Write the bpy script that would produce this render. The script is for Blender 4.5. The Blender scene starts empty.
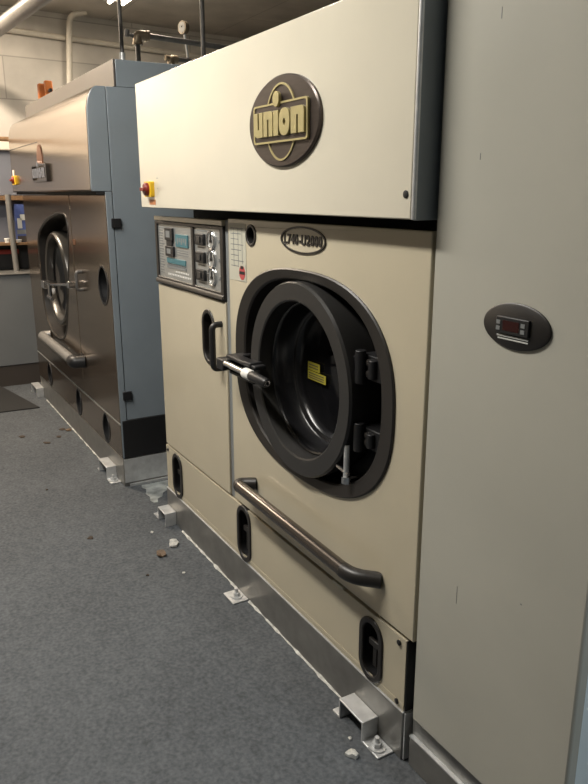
import bpy, bmesh, math, random
from mathutils import Matrix, Vector
random.seed(7)
C = bpy.context.scene.collection
PI = math.pi

# ------------------------------------------------------------------ materials
def mat(name, col, rough=0.5, metal=0.0, noise=0.0, nscale=8.0, bump=0.0, bscale=200.0,
        spec=0.5, coat=0.0, emit=None, estr=0.0, stretch=None, alpha=1.0):
    m = bpy.data.materials.new(name); m.use_nodes = True
    nt = m.node_tree; b = nt.nodes['Principled BSDF']
    b.inputs['Base Color'].default_value = (*col, 1)
    b.inputs['Roughness'].default_value = rough
    b.inputs['Metallic'].default_value = metal
    b.inputs['Specular IOR Level'].default_value = spec
    b.inputs['Coat Weight'].default_value = coat
    if emit:
        b.inputs['Emission Color'].default_value = (*emit, 1)
        b.inputs['Emission Strength'].default_value = estr
    tc = nt.nodes.new('ShaderNodeTexCoord')
    mp = nt.nodes.new('ShaderNodeMapping')
    if stretch: mp.inputs['Scale'].default_value = stretch
    nt.links.new(tc.outputs['Object'], mp.inputs['Vector'])
    if noise > 0:
        n = nt.nodes.new('ShaderNodeTexNoise'); n.inputs['Scale'].default_value = nscale
        n.inputs['Detail'].default_value = 5
        nt.links.new(mp.outputs['Vector'], n.inputs['Vector'])
        r = nt.nodes.new('ShaderNodeMapRange')
        r.inputs['From Min'].default_value = 0.3; r.inputs['From Max'].default_value = 0.7
        r.inputs['To Min'].default_value = 1 - noise; r.inputs['To Max'].default_value = 1 + noise
        nt.links.new(n.outputs['Fac'], r.inputs['Value'])
        mx = nt.nodes.new('ShaderNodeMix'); mx.data_type = 'RGBA'; mx.blend_type = 'MULTIPLY'
        mx.inputs['Factor'].default_value = 1
        mx.inputs['A'].default_value = (*col, 1)
        nt.links.new(r.outputs['Result'], mx.inputs['B'])
        nt.links.new(mx.outputs['Result'], b.inputs['Base Color'])
    if bump > 0:
        n2 = nt.nodes.new('ShaderNodeTexNoise'); n2.inputs['Scale'].default_value = bscale
        n2.inputs['Detail'].default_value = 3
        nt.links.new(mp.outputs['Vector'], n2.inputs['Vector'])
        bp = nt.nodes.new('ShaderNodeBump'); bp.inputs['Strength'].default_value = bump
        bp.inputs['Distance'].default_value = 0.01
        nt.links.new(n2.outputs['Fac'], bp.inputs['Height'])
        nt.links.new(bp.outputs['Normal'], b.inputs['Normal'])
    return m

M = {}
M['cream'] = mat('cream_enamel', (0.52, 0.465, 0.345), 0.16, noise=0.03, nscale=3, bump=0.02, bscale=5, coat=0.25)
M['litcream'] = mat('lit_cream_enamel', (0.62, 0.58, 0.475), 0.15, noise=0.03, nscale=3, bump=0.02, bscale=4, coat=0.3)  # the cream paint, lightened to carry the brighter light on the hood
M['cabinet'] = mat('pale_grey_enamel', (0.45, 0.44, 0.382), 0.26, noise=0.04, nscale=3, bump=0.02, bscale=4, coat=0.1)
M['bluegrey'] = mat('blue_grey_enamel', (0.215, 0.25, 0.278), 0.34, noise=0.05, nscale=5)
M['lightblue'] = mat('pale_blue_enamel', (0.66, 0.73, 0.74), 0.4, noise=0.04, nscale=5)
M['black'] = mat('black_enamel', (0.012, 0.012, 0.013), 0.45)
M['gap'] = mat('dark_gap', (0.008, 0.008, 0.008), 0.8)
M['bezel'] = mat('dark_brown_plastic', (0.020, 0.0175, 0.0155), 0.4, noise=0.08, nscale=12)
M['ring'] = mat('charcoal_paint', (0.030, 0.029, 0.028), 0.33, noise=0.08, nscale=10)
M['glass'] = mat('dark_glass', (0.006, 0.006, 0.007), 0.06, spec=0.6)
M['tub'] = mat('dark_dish', (0.008, 0.008, 0.009), 0.24, coat=0.0)
M['steel'] = mat('stainless_steel', (0.28, 0.225, 0.175), 0.19, 0.9, noise=0.06, nscale=5, stretch=(0.3, 1, 6), bump=0.03, bscale=4)
M['galv'] = mat('galvanised_steel', (0.60, 0.61, 0.61), 0.36, 0.5, noise=0.12, nscale=30, bump=0.04, bscale=40)
M['base'] = mat('dull_grey_steel', (0.24, 0.235, 0.22), 0.36, 0.55, noise=0.15, nscale=14, bump=0.04, bscale=25)
M['chrome'] = mat('chrome', (0.72, 0.72, 0.72), 0.16, 1.0)
M['darkmetal'] = mat('dark_grey_metal', (0.115, 0.10, 0.088), 0.25, 0.75)
M['gold'] = mat('dull_brass_paint', (0.42, 0.36, 0.17), 0.38, 0.35, noise=0.06, nscale=60)
M['logo_disc'] = mat('bronze_brown_disc', (0.075, 0.060, 0.052), 0.3, 0.5, noise=0.12, nscale=20, stretch=(1, 1, 8))
M['alu'] = mat('brushed_aluminium', (0.42, 0.43, 0.42), 0.35, 0.6, noise=0.06, nscale=12, stretch=(1, 1, 8))
M['teal'] = mat('teal_print', (0.05, 0.16, 0.19), 0.4)
M['print'] = mat('grey_print', (0.20, 0.21, 0.21), 0.5)
M['lightprint'] = mat('pale_print', (0.55, 0.56, 0.53), 0.5)
M['yellow'] = mat('yellow_plastic', (0.72, 0.44, 0.015), 0.4)
M['red'] = mat('dark_red_plastic', (0.20, 0.022, 0.015), 0.4)
M['orange'] = mat('orange_plastic', (0.55, 0.16, 0.03), 0.5)
M['sticker_orange'] = mat('faded_orange_sticker', (0.50, 0.20, 0.08), 0.6)
M['sticker_red'] = mat('pink_red_sticker', (0.45, 0.07, 0.07), 0.6)
M['sticker_yellow'] = mat('yellow_label', (0.36, 0.31, 0.03), 0.6)
M['sheet'] = mat('instruction_sheet', (0.47, 0.46, 0.38), 0.5)
M['white'] = mat('white_plastic', (0.75, 0.74, 0.70), 0.5)
M['pipe_white'] = mat('white_painted_pipe', (0.70, 0.65, 0.56), 0.5, noise=0.05, nscale=20)
M['pipe_grey'] = mat('grey_pipe', (0.24, 0.23, 0.215), 0.4, 0.3, noise=0.08, nscale=20)
M['pipe_dark'] = mat('dark_iron_pipe', (0.11, 0.105, 0.10), 0.5, 0.3, noise=0.2, nscale=30)
M['brass'] = mat('old_brass', (0.20, 0.16, 0.11), 0.45, 0.6)
M['copper'] = mat('copper_tape', (0.22, 0.095, 0.05), 0.4, 0.5)
M['brown'] = mat('brown_wood', (0.20, 0.115, 0.055), 0.6, noise=0.2, nscale=6, stretch=(1, 8, 1))
M['plinth'] = mat('dark_brown_plinth', (0.055, 0.045, 0.038), 0.6)
M['counter'] = mat('grey_laminate', (0.17, 0.18, 0.185), 0.5, noise=0.05, nscale=4)
M['bluepaint'] = mat('blue_grey_board', (0.15, 0.16, 0.19), 0.6, noise=0.08, nscale=4)
M['poster_blue'] = mat('blue_print', (0.06, 0.09, 0.26), 0.5, noise=0.5, nscale=9)
M['led'] = mat('unlit_red_display', (0.03, 0.005, 0.005), 0.2)
M['mat'] = mat('dark_mat', (0.012, 0.012, 0.012), 0.85, noise=0.3, nscale=120)
M['sealant'] = mat('white_sealant', (0.46, 0.46, 0.43), 0.7, noise=0.35, nscale=40, bump=0.3, bscale=60)
M['leaf'] = mat('dry_brown_leaf', (0.12, 0.08, 0.05), 0.7, noise=0.3, nscale=60)
M['paper'] = mat('white_scrap', (0.42, 0.42, 0.40), 0.7)
M['dirt'] = mat('dark_dirt', (0.05, 0.035, 0.025), 0.9)
M['dial'] = mat('aged_dial', (0.30, 0.29, 0.26), 0.4)
M['plaster'] = mat('smeared_plaster', (0.27, 0.29, 0.285), 0.6, noise=0.55, nscale=14, bump=0.3, bscale=40)
M['boxfront'] = mat('darkened_steel', (0.12, 0.106, 0.095), 0.4, 0.4, noise=0.06, nscale=6)  # steel with its dark reflection put into the colour
M['doormetal'] = mat('dark_door_metal', (0.06, 0.056, 0.05), 0.28, 0.5)
M['tube'] = mat('lit_tube', (1, 1, 1), 0.5, emit=(1.0, 0.86, 0.66), estr=14)
M['bulb'] = mat('lit_bulb', (1, 1, 1), 0.5, emit=(1.0, 0.74, 0.45), estr=20)
M['housing'] = mat('white_lamp_housing', (0.8, 0.78, 0.74), 0.5)

def floor_mat():
    m = mat('charcoal_felt_floor', (0.085, 0.088, 0.09), 0.75, spec=0.25)
    nt = m.node_tree; b = nt.nodes['Principled BSDF']
    tc = nt.nodes.new('ShaderNodeTexCoord')
    def noise(s, d=4):
        n = nt.nodes.new('ShaderNodeTexNoise'); n.inputs['Scale'].default_value = s
        n.inputs['Detail'].default_value = d
        nt.links.new(tc.outputs['Object'], n.inputs['Vector']); return n
    n1, n2, n3 = noise(75, 6), noise(2.2, 4), noise(22, 5)
    a = nt.nodes.new('ShaderNodeMath'); a.operation = 'MULTIPLY_ADD'
    nt.links.new(n2.outputs['Fac'], a.inputs[0]); a.inputs[1].default_value = 0.35
    nt.links.new(n1.outputs['Fac'], a.inputs[2])
    a2 = nt.nodes.new('ShaderNodeMath'); a2.operation = 'MULTIPLY_ADD'
    nt.links.new(n3.outputs['Fac'], a2.inputs[0]); a2.inputs[1].default_value = 0.5
    nt.links.new(a.outputs[0], a2.inputs[2])
    cr = nt.nodes.new('ShaderNodeValToRGB')
    cr.color_ramp.elements[0].position = 0.0; cr.color_ramp.elements[0].color = (0.050, 0.055, 0.061, 1)
    cr.color_ramp.elements[1].position = 1.0
    cr.color_ramp.elements[1].color = (0.105, 0.114, 0.124, 1)
    mr = nt.nodes.new('ShaderNodeMapRange'); mr.inputs['From Min'].default_value = 0.70; mr.inputs['From Max'].default_value = 1.15
    nt.links.new(a2.outputs[0], mr.inputs['Value'])
    nt.links.new(mr.outputs['Result'], cr.inputs['Fac'])
    nt.links.new(cr.outputs['Color'], b.inputs['Base Color'])
    bp = nt.nodes.new('ShaderNodeBump'); bp.inputs['Strength'].default_value = 0.5; bp.inputs['Distance'].default_value = 0.006
    nt.links.new(n1.outputs['Fac'], bp.inputs['Height']); nt.links.new(bp.outputs['Normal'], b.inputs['Normal'])
    return m
def block_mat(name, c1, c2, mortar, w, h, swap=False):
    m = mat(name, c1, 0.7); nt = m.node_tree; b = nt.nodes['Principled BSDF']
    tc = nt.nodes.new('ShaderNodeTexCoord')
    sx = nt.nodes.new('ShaderNodeSeparateXYZ'); cx = nt.nodes.new('ShaderNodeCombineXYZ')
    nt.links.new(tc.outputs['Object'], sx.inputs[0])
    nt.links.new(sx.outputs['X' if swap else 'Y'], cx.inputs['X']); nt.links.new(sx.outputs['Y' if swap else 'Z'], cx.inputs['Y'])
    br = nt.nodes.new('ShaderNodeTexBrick')
    br.inputs['Color1'].default_value = (*c1, 1); br.inputs['Color2'].default_value = (*c2, 1)
    br.inputs['Mortar'].default_value = (*mortar, 1); br.inputs['Scale'].default_value = 1
    br.inputs['Brick Width'].default_value = w; br.inputs['Row Height'].default_value = h
    br.inputs['Mortar Size'].default_value = 0.006; br.inputs['Mortar Smooth'].default_value = 0.5
    nt.links.new(cx.outputs[0], br.inputs['Vector'])
    n = nt.nodes.new('ShaderNodeTexNoise'); n.inputs['Scale'].default_value = 3; n.inputs['Detail'].default_value = 7
    nt.links.new(tc.outputs['Object'], n.inputs['Vector'])
    r = nt.nodes.new('ShaderNodeMapRange'); r.inputs['From Min'].default_value = 0.3; r.inputs['From Max'].default_value = 0.7
    r.inputs['To Min'].default_value = 0.78; r.inputs['To Max'].default_value = 1.1
    nt.links.new(n.outputs['Fac'], r.inputs['Value'])
    mx = nt.nodes.new('ShaderNodeMix'); mx.data_type = 'RGBA'; mx.blend_type = 'MULTIPLY'; mx.inputs['Factor'].default_value = 1
    nt.links.new(br.outputs['Color'], mx.inputs['A']); nt.links.new(r.outputs['Result'], mx.inputs['B'])
    nt.links.new(mx.outputs['Result'], b.inputs['Base Color'])
    bp = nt.nodes.new('ShaderNodeBump'); bp.inputs['Strength'].default_value = 0.4; bp.inputs['Distance'].default_value = 0.006
    nt.links.new(n.outputs['Fac'], bp.inputs['Height']); nt.links.new(bp.outputs['Normal'], b.inputs['Normal'])
    return m
M['floor'] = floor_mat()
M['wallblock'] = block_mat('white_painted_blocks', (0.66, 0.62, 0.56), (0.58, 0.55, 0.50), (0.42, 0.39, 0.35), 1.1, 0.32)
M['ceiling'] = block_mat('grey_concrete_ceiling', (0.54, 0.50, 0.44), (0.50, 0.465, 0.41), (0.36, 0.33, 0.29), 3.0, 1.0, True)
M['wall'] = mat('darkened_wall', (0.18, 0.17, 0.155), 0.7, noise=0.1, nscale=2)  # unseen walls, darkened to weaken the light they bounce

# ------------------------------------------------------------------ mesh helpers (world coordinates)
def worigin(o):
    v = Vector((0, 0, 0))
    while o: v += o.location; o = o.parent
    return v
def obj(name, bm, material, parent=None, bevel=0, seg=2, smooth=True, loc=None, ang=35):
    bmesh.ops.remove_doubles(bm, verts=bm.verts, dist=1e-6)
    bmesh.ops.recalc_face_normals(bm, faces=bm.faces)
    me = bpy.data.meshes.new(name); bm.to_mesh(me); bm.free()
    mats = material if isinstance(material, (list, tuple)) else [material]
    for k in mats: me.materials.append(k)
    o = bpy.data.objects.new(name, me); C.objects.link(o)
    off = worigin(parent) if parent else Vector(loc or (0, 0, 0))
    me.transform(Matrix.Translation(-off))
    if parent: o.parent = parent
    else: o.location = off
    if smooth:
        me.shade_smooth(); me.set_sharp_from_angle(angle=math.radians(ang))
    if bevel:
        b = o.modifiers.new('Bevel', 'BEVEL'); b.width = bevel; b.segments = seg
        b.limit_method = 'ANGLE'; b.angle_limit = math.radians(40); b.harden_normals = False
    return o
def tag(o, label, cat, group=None, kind=None):
    o['label'] = label; o['category'] = cat
    if group: o['group'] = group
    if kind: o['kind'] = kind
    return o
def thing(name, label, cat, loc, group=None):
    o = bpy.data.objects.new(name, None); C.objects.link(o); o.location = loc
    o.empty_display_size = 0.1
    return tag(o, label, cat, group)
def box(bm, x0, x1, y0, y1, z0, z1):
    vs = [bm.verts.new((x, y, z)) for x in (x0, x1) for y in (y0, y1) for z in (z0, z1)]
    for f in ((0, 1, 3, 2), (4, 6, 7, 5), (0, 4, 5, 1), (2, 3, 7, 6), (0, 2, 6, 4), (1, 5, 7, 3)):
        bm.faces.new([vs[i] for i in f])
    return bm
def B(x0, x1, y0, y1, z0, z1): return box(bmesh.new(), x0, x1, y0, y1, z0, z1)
def prism_x(bm, prof, x0, x1):           # profile of (y, z) swept along x
    a = [bm.verts.new((x0, y, z)) for y, z in prof]; b = [bm.verts.new((x1, y, z)) for y, z in prof]
    n = len(prof)
    bm.faces.new(a); bm.faces.new(b[::-1])
    for i in range(n): bm.faces.new((a[i], a[(i + 1) % n], b[(i + 1) % n], b[i]))
    return bm
def plate(bm, outline, holes, y0, y1):   # outline of (x, z), with holes, from y0 to y1
    new = []
    loops = [outline] + list(holes)
    edges = []
    rims = []
    for lp in loops:
        vs = [bm.verts.new((x, y0, z)) for x, z in lp]; rims.append(vs)
        for i in range(len(vs)): edges.append(bm.edges.new((vs[i], vs[(i + 1) % len(vs)])))
    r = bmesh.ops.triangle_fill(bm, use_beauty=True, use_dissolve=False, edges=edges)
    fs = [g for g in r['geom'] if isinstance(g, bmesh.types.BMFace)]
    mp = {}
    for vs in rims:
        for v in vs: mp[v] = bm.verts.new((v.co.x, y1, v.co.z))
    for f in fs: bm.faces.new([mp[v] for v in reversed(f.verts)])
    for vs in rims:
        for i in range(len(vs)):
            a, b = vs[i], vs[(i + 1) % len(vs)]
            bm.faces.new((a, b, mp[b], mp[a]))
    return bm
def PL(outline, holes, y0, y1): return plate(bmesh.new(), outline, holes, y0, y1)
def rect(x0, x1, z0, z1, r=0.0, n=5):
    if r <= 0: return [(x0, z0), (x1, z0), (x1, z1), (x0, z1)]
    out = []
    for cx, cz, a0 in ((x1 - r, z0 + r, -PI / 2), (x1 - r, z1 - r, 0), (x0 + r, z1 - r, PI / 2), (x0 + r, z0 + r, PI)):
        for i in range(n + 1):
            a = a0 + PI / 2 * i / n; out.append((cx + r * math.cos(a), cz + r * math.sin(a)))
    return out
def ell(cx, cz, a, b, n=64, p=2.0):
    out = []
    for i in range(n):
        t = 2 * PI * i / n; c, s = math.cos(t), math.sin(t)
        out.append((cx + a * math.copysign(abs(c) ** (2 / p), c), cz + b * math.copysign(abs(s) ** (2 / p), s)))
    return out
def stad(cx, cz, w, h, n=10): return rect(cx - w / 2, cx + w / 2, cz - h / 2, cz + h / 2, w / 2 - 1e-4, n)
def loft(bm, loops, closed=True, cap0=False, cap1=False):   # loops of 3-D points, same count
    vv = [[bm.verts.new(p) for p in lp] for lp in loops]
    n = len(vv[0])
    for a, b in zip(vv, vv[1:]):
        for i in range(n if closed else n - 1): bm.faces.new((a[i], a[(i + 1) % n], b[(i + 1) % n], b[i]))
    if cap0: bm.faces.new(vv[0][::-1])
    if cap1: bm.faces.new(vv[-1])
    return bm
def lathe_y(bm, cx, cz, prof, n=72, cap0=False, cap1=False):  # prof of (r, y)
    return loft(bm, [[(cx + r * math.cos(2 * PI * i / n), y, cz + r * math.sin(2 * PI * i / n)) for i in range(n)] for r, y in prof], True, cap0, cap1)
def tube(bm, pts, r, n=14, cap=True):
    pts = [Vector(p) for p in pts]; rr = r if isinstance(r, (list, tuple)) else [r] * len(pts)
    t0 = (pts[1] - pts[0]).normalized()
    up = Vector((0, 0, 1)) if abs(t0.z) < 0.9 else Vector((1, 0, 0))
    nrm = (up - t0 * up.dot(t0)).normalized(); loops = []
    for i, p in enumerate(pts):
        if i == 0: t = t0
        elif i == len(pts) - 1: t = (pts[i] - pts[i - 1]).normalized()
        else: t = ((pts[i + 1] - p).normalized() + (p - pts[i - 1]).normalized()).normalized()
        nrm = (nrm - t * nrm.dot(t)).normalized(); bn = t.cross(nrm)
        loops.append([p + (nrm * math.cos(2 * PI * k / n) + bn * math.sin(2 * PI * k / n)) * rr[i] for k in range(n)])
    return loft(bm, loops, True, cap, cap)
def T(pts, r, n=14): return tube(bmesh.new(), pts, r, n)
def fillet(pts, r, n=6):                  # rounds the corners of a polyline
    pts = [Vector(p) for p in pts]; out = [pts[0]]
    for a, b, c in zip(pts, pts[1:], pts[2:]):
        u, v = (a - b), (c - b); k = min(r, u.length * 0.49, v.length * 0.49)
        p, q = b + u.normalized() * k, b + v.normalized() * k
        for i in range(n + 1):
            t = i / n; out.append(p * (1 - t) ** 2 + b * 2 * t * (1 - t) + q * t * t)
    out.append(pts[-1]); return out
def sphere(bm, c, r, sx=1, sy=1, sz=1, n=12):
    m = Matrix.Translation(c) @ Matrix.Diagonal((sx, sy, sz, 1))
    bmesh.ops.create_uvsphere(bm, u_segments=n, v_segments=n // 2 + 2, radius=r, matrix=m); return bm
def text_bm(txt, cx, cz, w, h, y0, depth, bold=0.0):     # flat lettering facing -y
    cu = bpy.data.curves.new('t', 'FONT'); cu.body = txt; cu.extrude = 0.5; cu.offset = bold; cu.space_character = 1.12
    cu.align_x = 'CENTER'; o = bpy.data.objects.new('t', cu); C.objects.link(o)
    bpy.context.view_layer.update()
    me = bpy.data.meshes.new_from_object(o.evaluated_get(bpy.context.evaluated_depsgraph_get()))
    bpy.data.objects.remove(o); bpy.data.curves.remove(cu)
    xs = [v.co.x for v in me.vertices]; ys = [v.co.y for v in me.vertices]
    x0, x1, z0, z1 = min(xs), max(xs), min(ys), max(ys)
    bm = bmesh.new(); bm.from_mesh(me); bpy.data.meshes.remove(me)
    for v in bm.verts:
        X, Y, Z = v.co
        v.co = (cx + ((X - x0) / (x1 - x0) - 0.5) * w, y0 + (0.5 - Z) * depth, cz + ((Y - z0) / (z1 - z0) - 0.5) * h)
    return bm

# ------------------------------------------------------------------ the setting
def wall_quad(name, pts, thick, m, label):
    bm = bmesh.new(); n = (Vector(pts[1]) - Vector(pts[0])).cross(Vector(pts[3]) - Vector(pts[0])).normalized() * thick
    a = [bm.verts.new(p) for p in pts]; b = [bm.verts.new(Vector(p) - n) for p in pts]
    bm.faces.new(a); bm.faces.new(b[::-1])
    for i in range(4): bm.faces.new((a[i], a[(i + 1) % 4], b[(i + 1) % 4], b[i]))
    o = obj(name, bm, m, smooth=False); tag(o, label, 'wall', kind='structure'); return o
ZC = 2.92
FX = lambda y: -6.55 - (y - 1.2) * math.tan(math.radians(5))     # the far wall, slightly skewed
YF, YB, XR = -2.0, 3.4, 2.2
o = obj('floor', B(-7.2, XR + .1, YF - .1, YB + .1, -0.1, 0), M['floor'], smooth=False); tag(o, 'dark grey speckled floor with scattered scraps', 'floor', kind='structure')
o = obj('ceiling', B(-7.2, XR + .1, YF - .1, YB + .1, ZC, ZC + 0.1), M['ceiling'], smooth=False); tag(o, 'grey brown slab ceiling with straight joints', 'ceiling', kind='structure')
wall_quad('wall_left', [(FX(YF), YF, 0), (FX(YB), YB, 0), (FX(YB), YB, ZC), (FX(YF), YF, ZC)], 0.1, M['wallblock'], 'whitewashed block wall at the far end of the room')
wall_quad('wall_back', [(FX(YB), YB, 0), (XR, YB, 0), (XR, YB, ZC), (FX(YB), YB, ZC)], 0.1, M['wall'], 'darkened wall behind the machines')
wall_quad('wall_right', [(XR, YB, 0), (XR, YF, 0), (XR, YF, ZC), (XR, YB, ZC)], 0.1, M['wall'], 'darkened wall behind the viewer')
wall_quad('wall_front', [(XR, YF, 0), (FX(YF), YF, 0), (FX(YF), YF, ZC), (XR, YF, ZC)], 0.1, M['wall'], 'darkened wall facing the machines')

# ------------------------------------------------------------------ shared machine parts
def slot(parent, cx, cz, w, h, yf, frame_m, flat=False):
    out, inn = stad(cx, cz, w, h), stad(cx, cz, w - 0.036, h - 0.036)
    f = obj('slot_frame', PL(out, [inn], yf - 0.006, yf + 0.012), frame_m, parent, 0.003)
    bm = bmesh.new(); n = len(inn)
    loft(bm, [[(x, yf + 0.004, z) for x, z in inn], [(x, yf + 0.045, z) for x, z in inn]], True, False, True)
    obj('slot_cup', bm, M['black'], f)
    bm = B(cx - w * 0.22, cx + w * 0.22, yf + 0.008, yf + 0.02, cz + 0.004, cz + 0.024)
    box(bm, cx - w * 0.08, cx + w * 0.08, yf + 0.012, yf + 0.02, cz - h * 0.30, cz + 0.004)
    obj('slot_latch', bm, M['bezel'], f, 0.002)
    return f
def bracket(parent, x0, x1, yb, full=True, z=0.066, m='galv', right=True, left=True, bolt_left=False):
    """Omega foot bracket: raised top, two walls and bolted flanges."""
    y0 = yb - 0.055; t = 0.006; fl = 0.075
    bm = bmesh.new()
    if full:
        prof = []
        fk = 0.9 if bolt_left else 0.45
        if left: prof += [(x0 - fl * fk, 0), (x0 - fl * fk, t), (x0, t)]
        else: prof += [(x0, 0)]
        prof += [(x0, z), (x1, z)]
        prof += [(x1, t), (x1 + fl, t), (x1 + fl, 0)] if right else [(x1, 0)]
        prof += [(x1 - t, 0), (x1 - t, z - t), (x0 + t, z - t), (x0 + t, 0)]
        plate(bm, prof, [], y0, yb)
        bx = x0 - fl * 0.45 if bolt_left else x1 + fl * 0.5
    else:
        box(bm, x0, x1, y0 - 0.01, yb, 0, t); bx = (x0 + x1) / 2
    br = obj('foot_bracket', bm, M[m], parent, 0.002)
    if right or bolt_left or not full:
        by = y0 + 0.024
        bm = bmesh.new()
        loft(bm, [[(bx + 0.028 * math.cos(2 * PI * i / 20), by + 0.024 * math.sin(2 * PI * i / 20), zz) for i in range(20)] for zz in (t, t + 0.004)], True, False, True)
        obj('washer', bm, M['galv'], br)
        bm = bmesh.new()
        loft(bm, [[(bx + 0.015 * math.cos(PI * i / 3), by + 0.015 * math.sin(PI * i / 3), zz) for i in range(6)] for zz in (t + 0.004, t + 0.016)], True, False, True)
        loft(bm, [[(bx + 0.007 * math.cos(PI * i / 5), by + 0.007 * math.sin(PI * i / 5), zz) for i in range(10)] for zz in (t + 0.016, t + 0.032)], True, False, True)
        obj('bolt', bm, M['galv'], br)
    return br
def bow(parent, xa, z0, z1, y, out, r, m, left=0.0):
    pts = [(xa, y, z1), (xa + left, y - out, z1), (xa + left, y - out, z0), (xa, y, z0)]
    return obj('door_handle', T(fillet(pts, 0.035), r, 12), m, parent)
def isolator(parent, x0, x1, z0, z1, yf):
    s = obj('isolator_switch', PL(rect(x0, x1, z0, z1, 0.006), [], yf - 0.016, yf), M['yellow'], parent, 0.004)
    cx, cz = (x0 + x1) / 2, (z0 + z1) / 2; r = (z1 - z0) * 0.42
    bm = lathe_y(bmesh.new(), cx, cz, [(r, yf - 0.016), (r * 0.95, yf - 0.028), (r * 0.8, yf - 0.031)], 24, False, True)
    box(bm, cx - r * 0.9, cx + r * 0.9, yf - 0.042, yf - 0.028, cz - r * 0.28, cz + r * 0.28)
    obj('switch_knob', bm, M['red'], s, 0.002)
    return s
def union_letters(cx, cz, w, h, y0, y1):
    """The heavy lower case lettering of the badge, one mesh; i dot stands above the row."""
    bm = bmesh.new(); z0, z1 = cz - h / 2, cz + h / 2; x0 = cx - w / 2
    k = w / 335.0
    def q(a, b, c, d): box(bm, x0 + a * k, x0 + b * k, y0, y1, z0 + c * h, z0 + d * h)
    plate(bm, [(x0 + a * k, z0 + c * h) for a, c in ((0, 1), (0, .22), (8, .05), (22, 0), (62, 0), (62, 1), (36, 1), (36, .32), (26, .32), (26, 1))], [], y0, y1)
    def n_(a, b):
        wd = (b - a) / 2 - 5; mid = (a + b) / 2
        plate(bm, [(x0 + u * k, z0 + v * h) for u, v in ((a, 0), (a, 1), (b - 14, 1), (b - 3, .93), (b, .78), (b, 0), (mid + 5, 0), (mid + 5, .68), (mid - 5, .68), (mid - 5, 0))], [], y0, y1)
    n_(68, 132); q(138, 171, 0, 0.98)
    ocx, ocz = x0 + 211 * k, cz
    plate(bm, ell(ocx, ocz, 35 * k, h * 0.53, 40, 2.4), [ell(ocx, ocz, 8 * k, h * 0.14, 20)], y0, y1)
    n_(254, 335)
    plate(bm, ell(x0 + 155 * k, z1 + h * 0.42, 21 * k, h * 0.30, 28), [], y0, y1)
    return bm

# ------------------------------------------------------------------ main dry cleaning machine
XL, XRm, YP = -3.08, -1.262, 1.077
mc = thing('dry_cleaning_machine', 'cream dry cleaning machine with round brown badge, control panel and dark round loading door', 'machine', (-2.17, 1.55, 0))
obj('body', B(XL + 0.012, -1.292, 1.25, 2.25, 0.12, 1.45), M['gap'], mc)
# base frame
bf = obj('base_frame', B(-3.10, -1.288, 1.074, 2.25, 0.0, 0.150), M['base'], mc, 0.004)
obj('frame_top_flange', B(-3.10, -1.288, 1.0732, 1.105, 0.150, 0.1535), M['galv'], bf)
obj('end_plate', B(-1.287, -1.2825, 1.078, 1.30, 0.004, 0.150), M['galv'], bf)
bracket(mc, -3.085, -2.985, 1.074, right=False, bolt_left=True)
bracket(mc, -1.515, -1.395, 1.074)
bracket(mc, -2.315, -2.225, 1.074, full=False)
# kick panel with three slots
slots = [(-2.945, 0.259, 0.118, 0.215), (-2.256, 0.266, 0.114, 0.225), (-1.442, 0.256, 0.110, 0.200)]
bm = PL(rect(XL - 0.005, -1.290, 0.186, 0.371), [stad(cx, cz, w - 0.02, h - 0.02) for cx, cz, w, h in slots if False], YP, YP + 0.02)
bm.free()
kx0, kx1 = XL - 0.005, -1.290
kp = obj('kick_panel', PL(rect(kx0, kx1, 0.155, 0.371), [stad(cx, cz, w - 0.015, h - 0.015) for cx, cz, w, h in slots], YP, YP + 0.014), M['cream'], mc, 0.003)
obj('bottom_lip', prism_x(bmesh.new(), [(YP - 0.001, 0.176), (YP - 0.0015, 0.166), (YP + 0.004, 0.158), (YP + 0.014, 0.1545), (YP + 0.016, 0.16), (YP + 0.008, 0.172)], kx0 + 0.001, kx1 - 0.001), M['cream'], kp)
obj('side_flange', B(-1.2895, -1.286, YP + 0.002, 1.2, 0.156, 0.371), M['black'], kp)
for s in slots: slot(mc, *s, YP, M['bezel'])
for x, z in ((-1.318, 0.352), (-1.318, 0.170), (-3.06, 0.352)):
    obj('screw', lathe_y(bmesh.new(), x, z, [(0.008, YP), (0.008, YP - 0.004), (0.005, YP - 0.006)], 14, False, True), M['black'], mc)
obj('clip', B(-1.640, -1.585, YP - 0.004, YP + 0.01, 0.371, 0.379), M['sheet'], kp)
# left door panel, lower
oval = stad(-2.533, 0.972, 0.118, 0.214)
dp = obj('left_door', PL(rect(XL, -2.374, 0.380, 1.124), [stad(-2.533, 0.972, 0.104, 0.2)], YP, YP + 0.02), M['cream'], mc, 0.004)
f = obj('handle_recess', PL(oval, [stad(-2.533, 0.972, 0.086, 0.182)], YP - 0.005, YP + 0.012), M['bezel'], mc, 0.003)
bm = bmesh.new(); inn = stad(-2.533, 0.972, 0.088, 0.184)
loft(bm, [[(x, YP + 0.002, z) for x, z in inn], [(x, YP + 0.04, z) for x, z in inn]], True, False, True)
obj('recess_cup', bm, M['bezel'], f)
bow(mc, -2.412, 0.875, 1.040, YP + 0.004, 0.042, 0.0115, M['black'])
# mullion between the two doors and cream strip above the control panel
obj('centre_strip', B(-2.372, -2.338, YP + 0.006, YP + 0.03, 0.378, 1.412), M['print'], mc, 0.002)
obj('top_strip', B(XL, -2.374, YP - 0.006, YP + 0.03, 1.392, 1.412), M['cream'], mc, 0.003)
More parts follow.
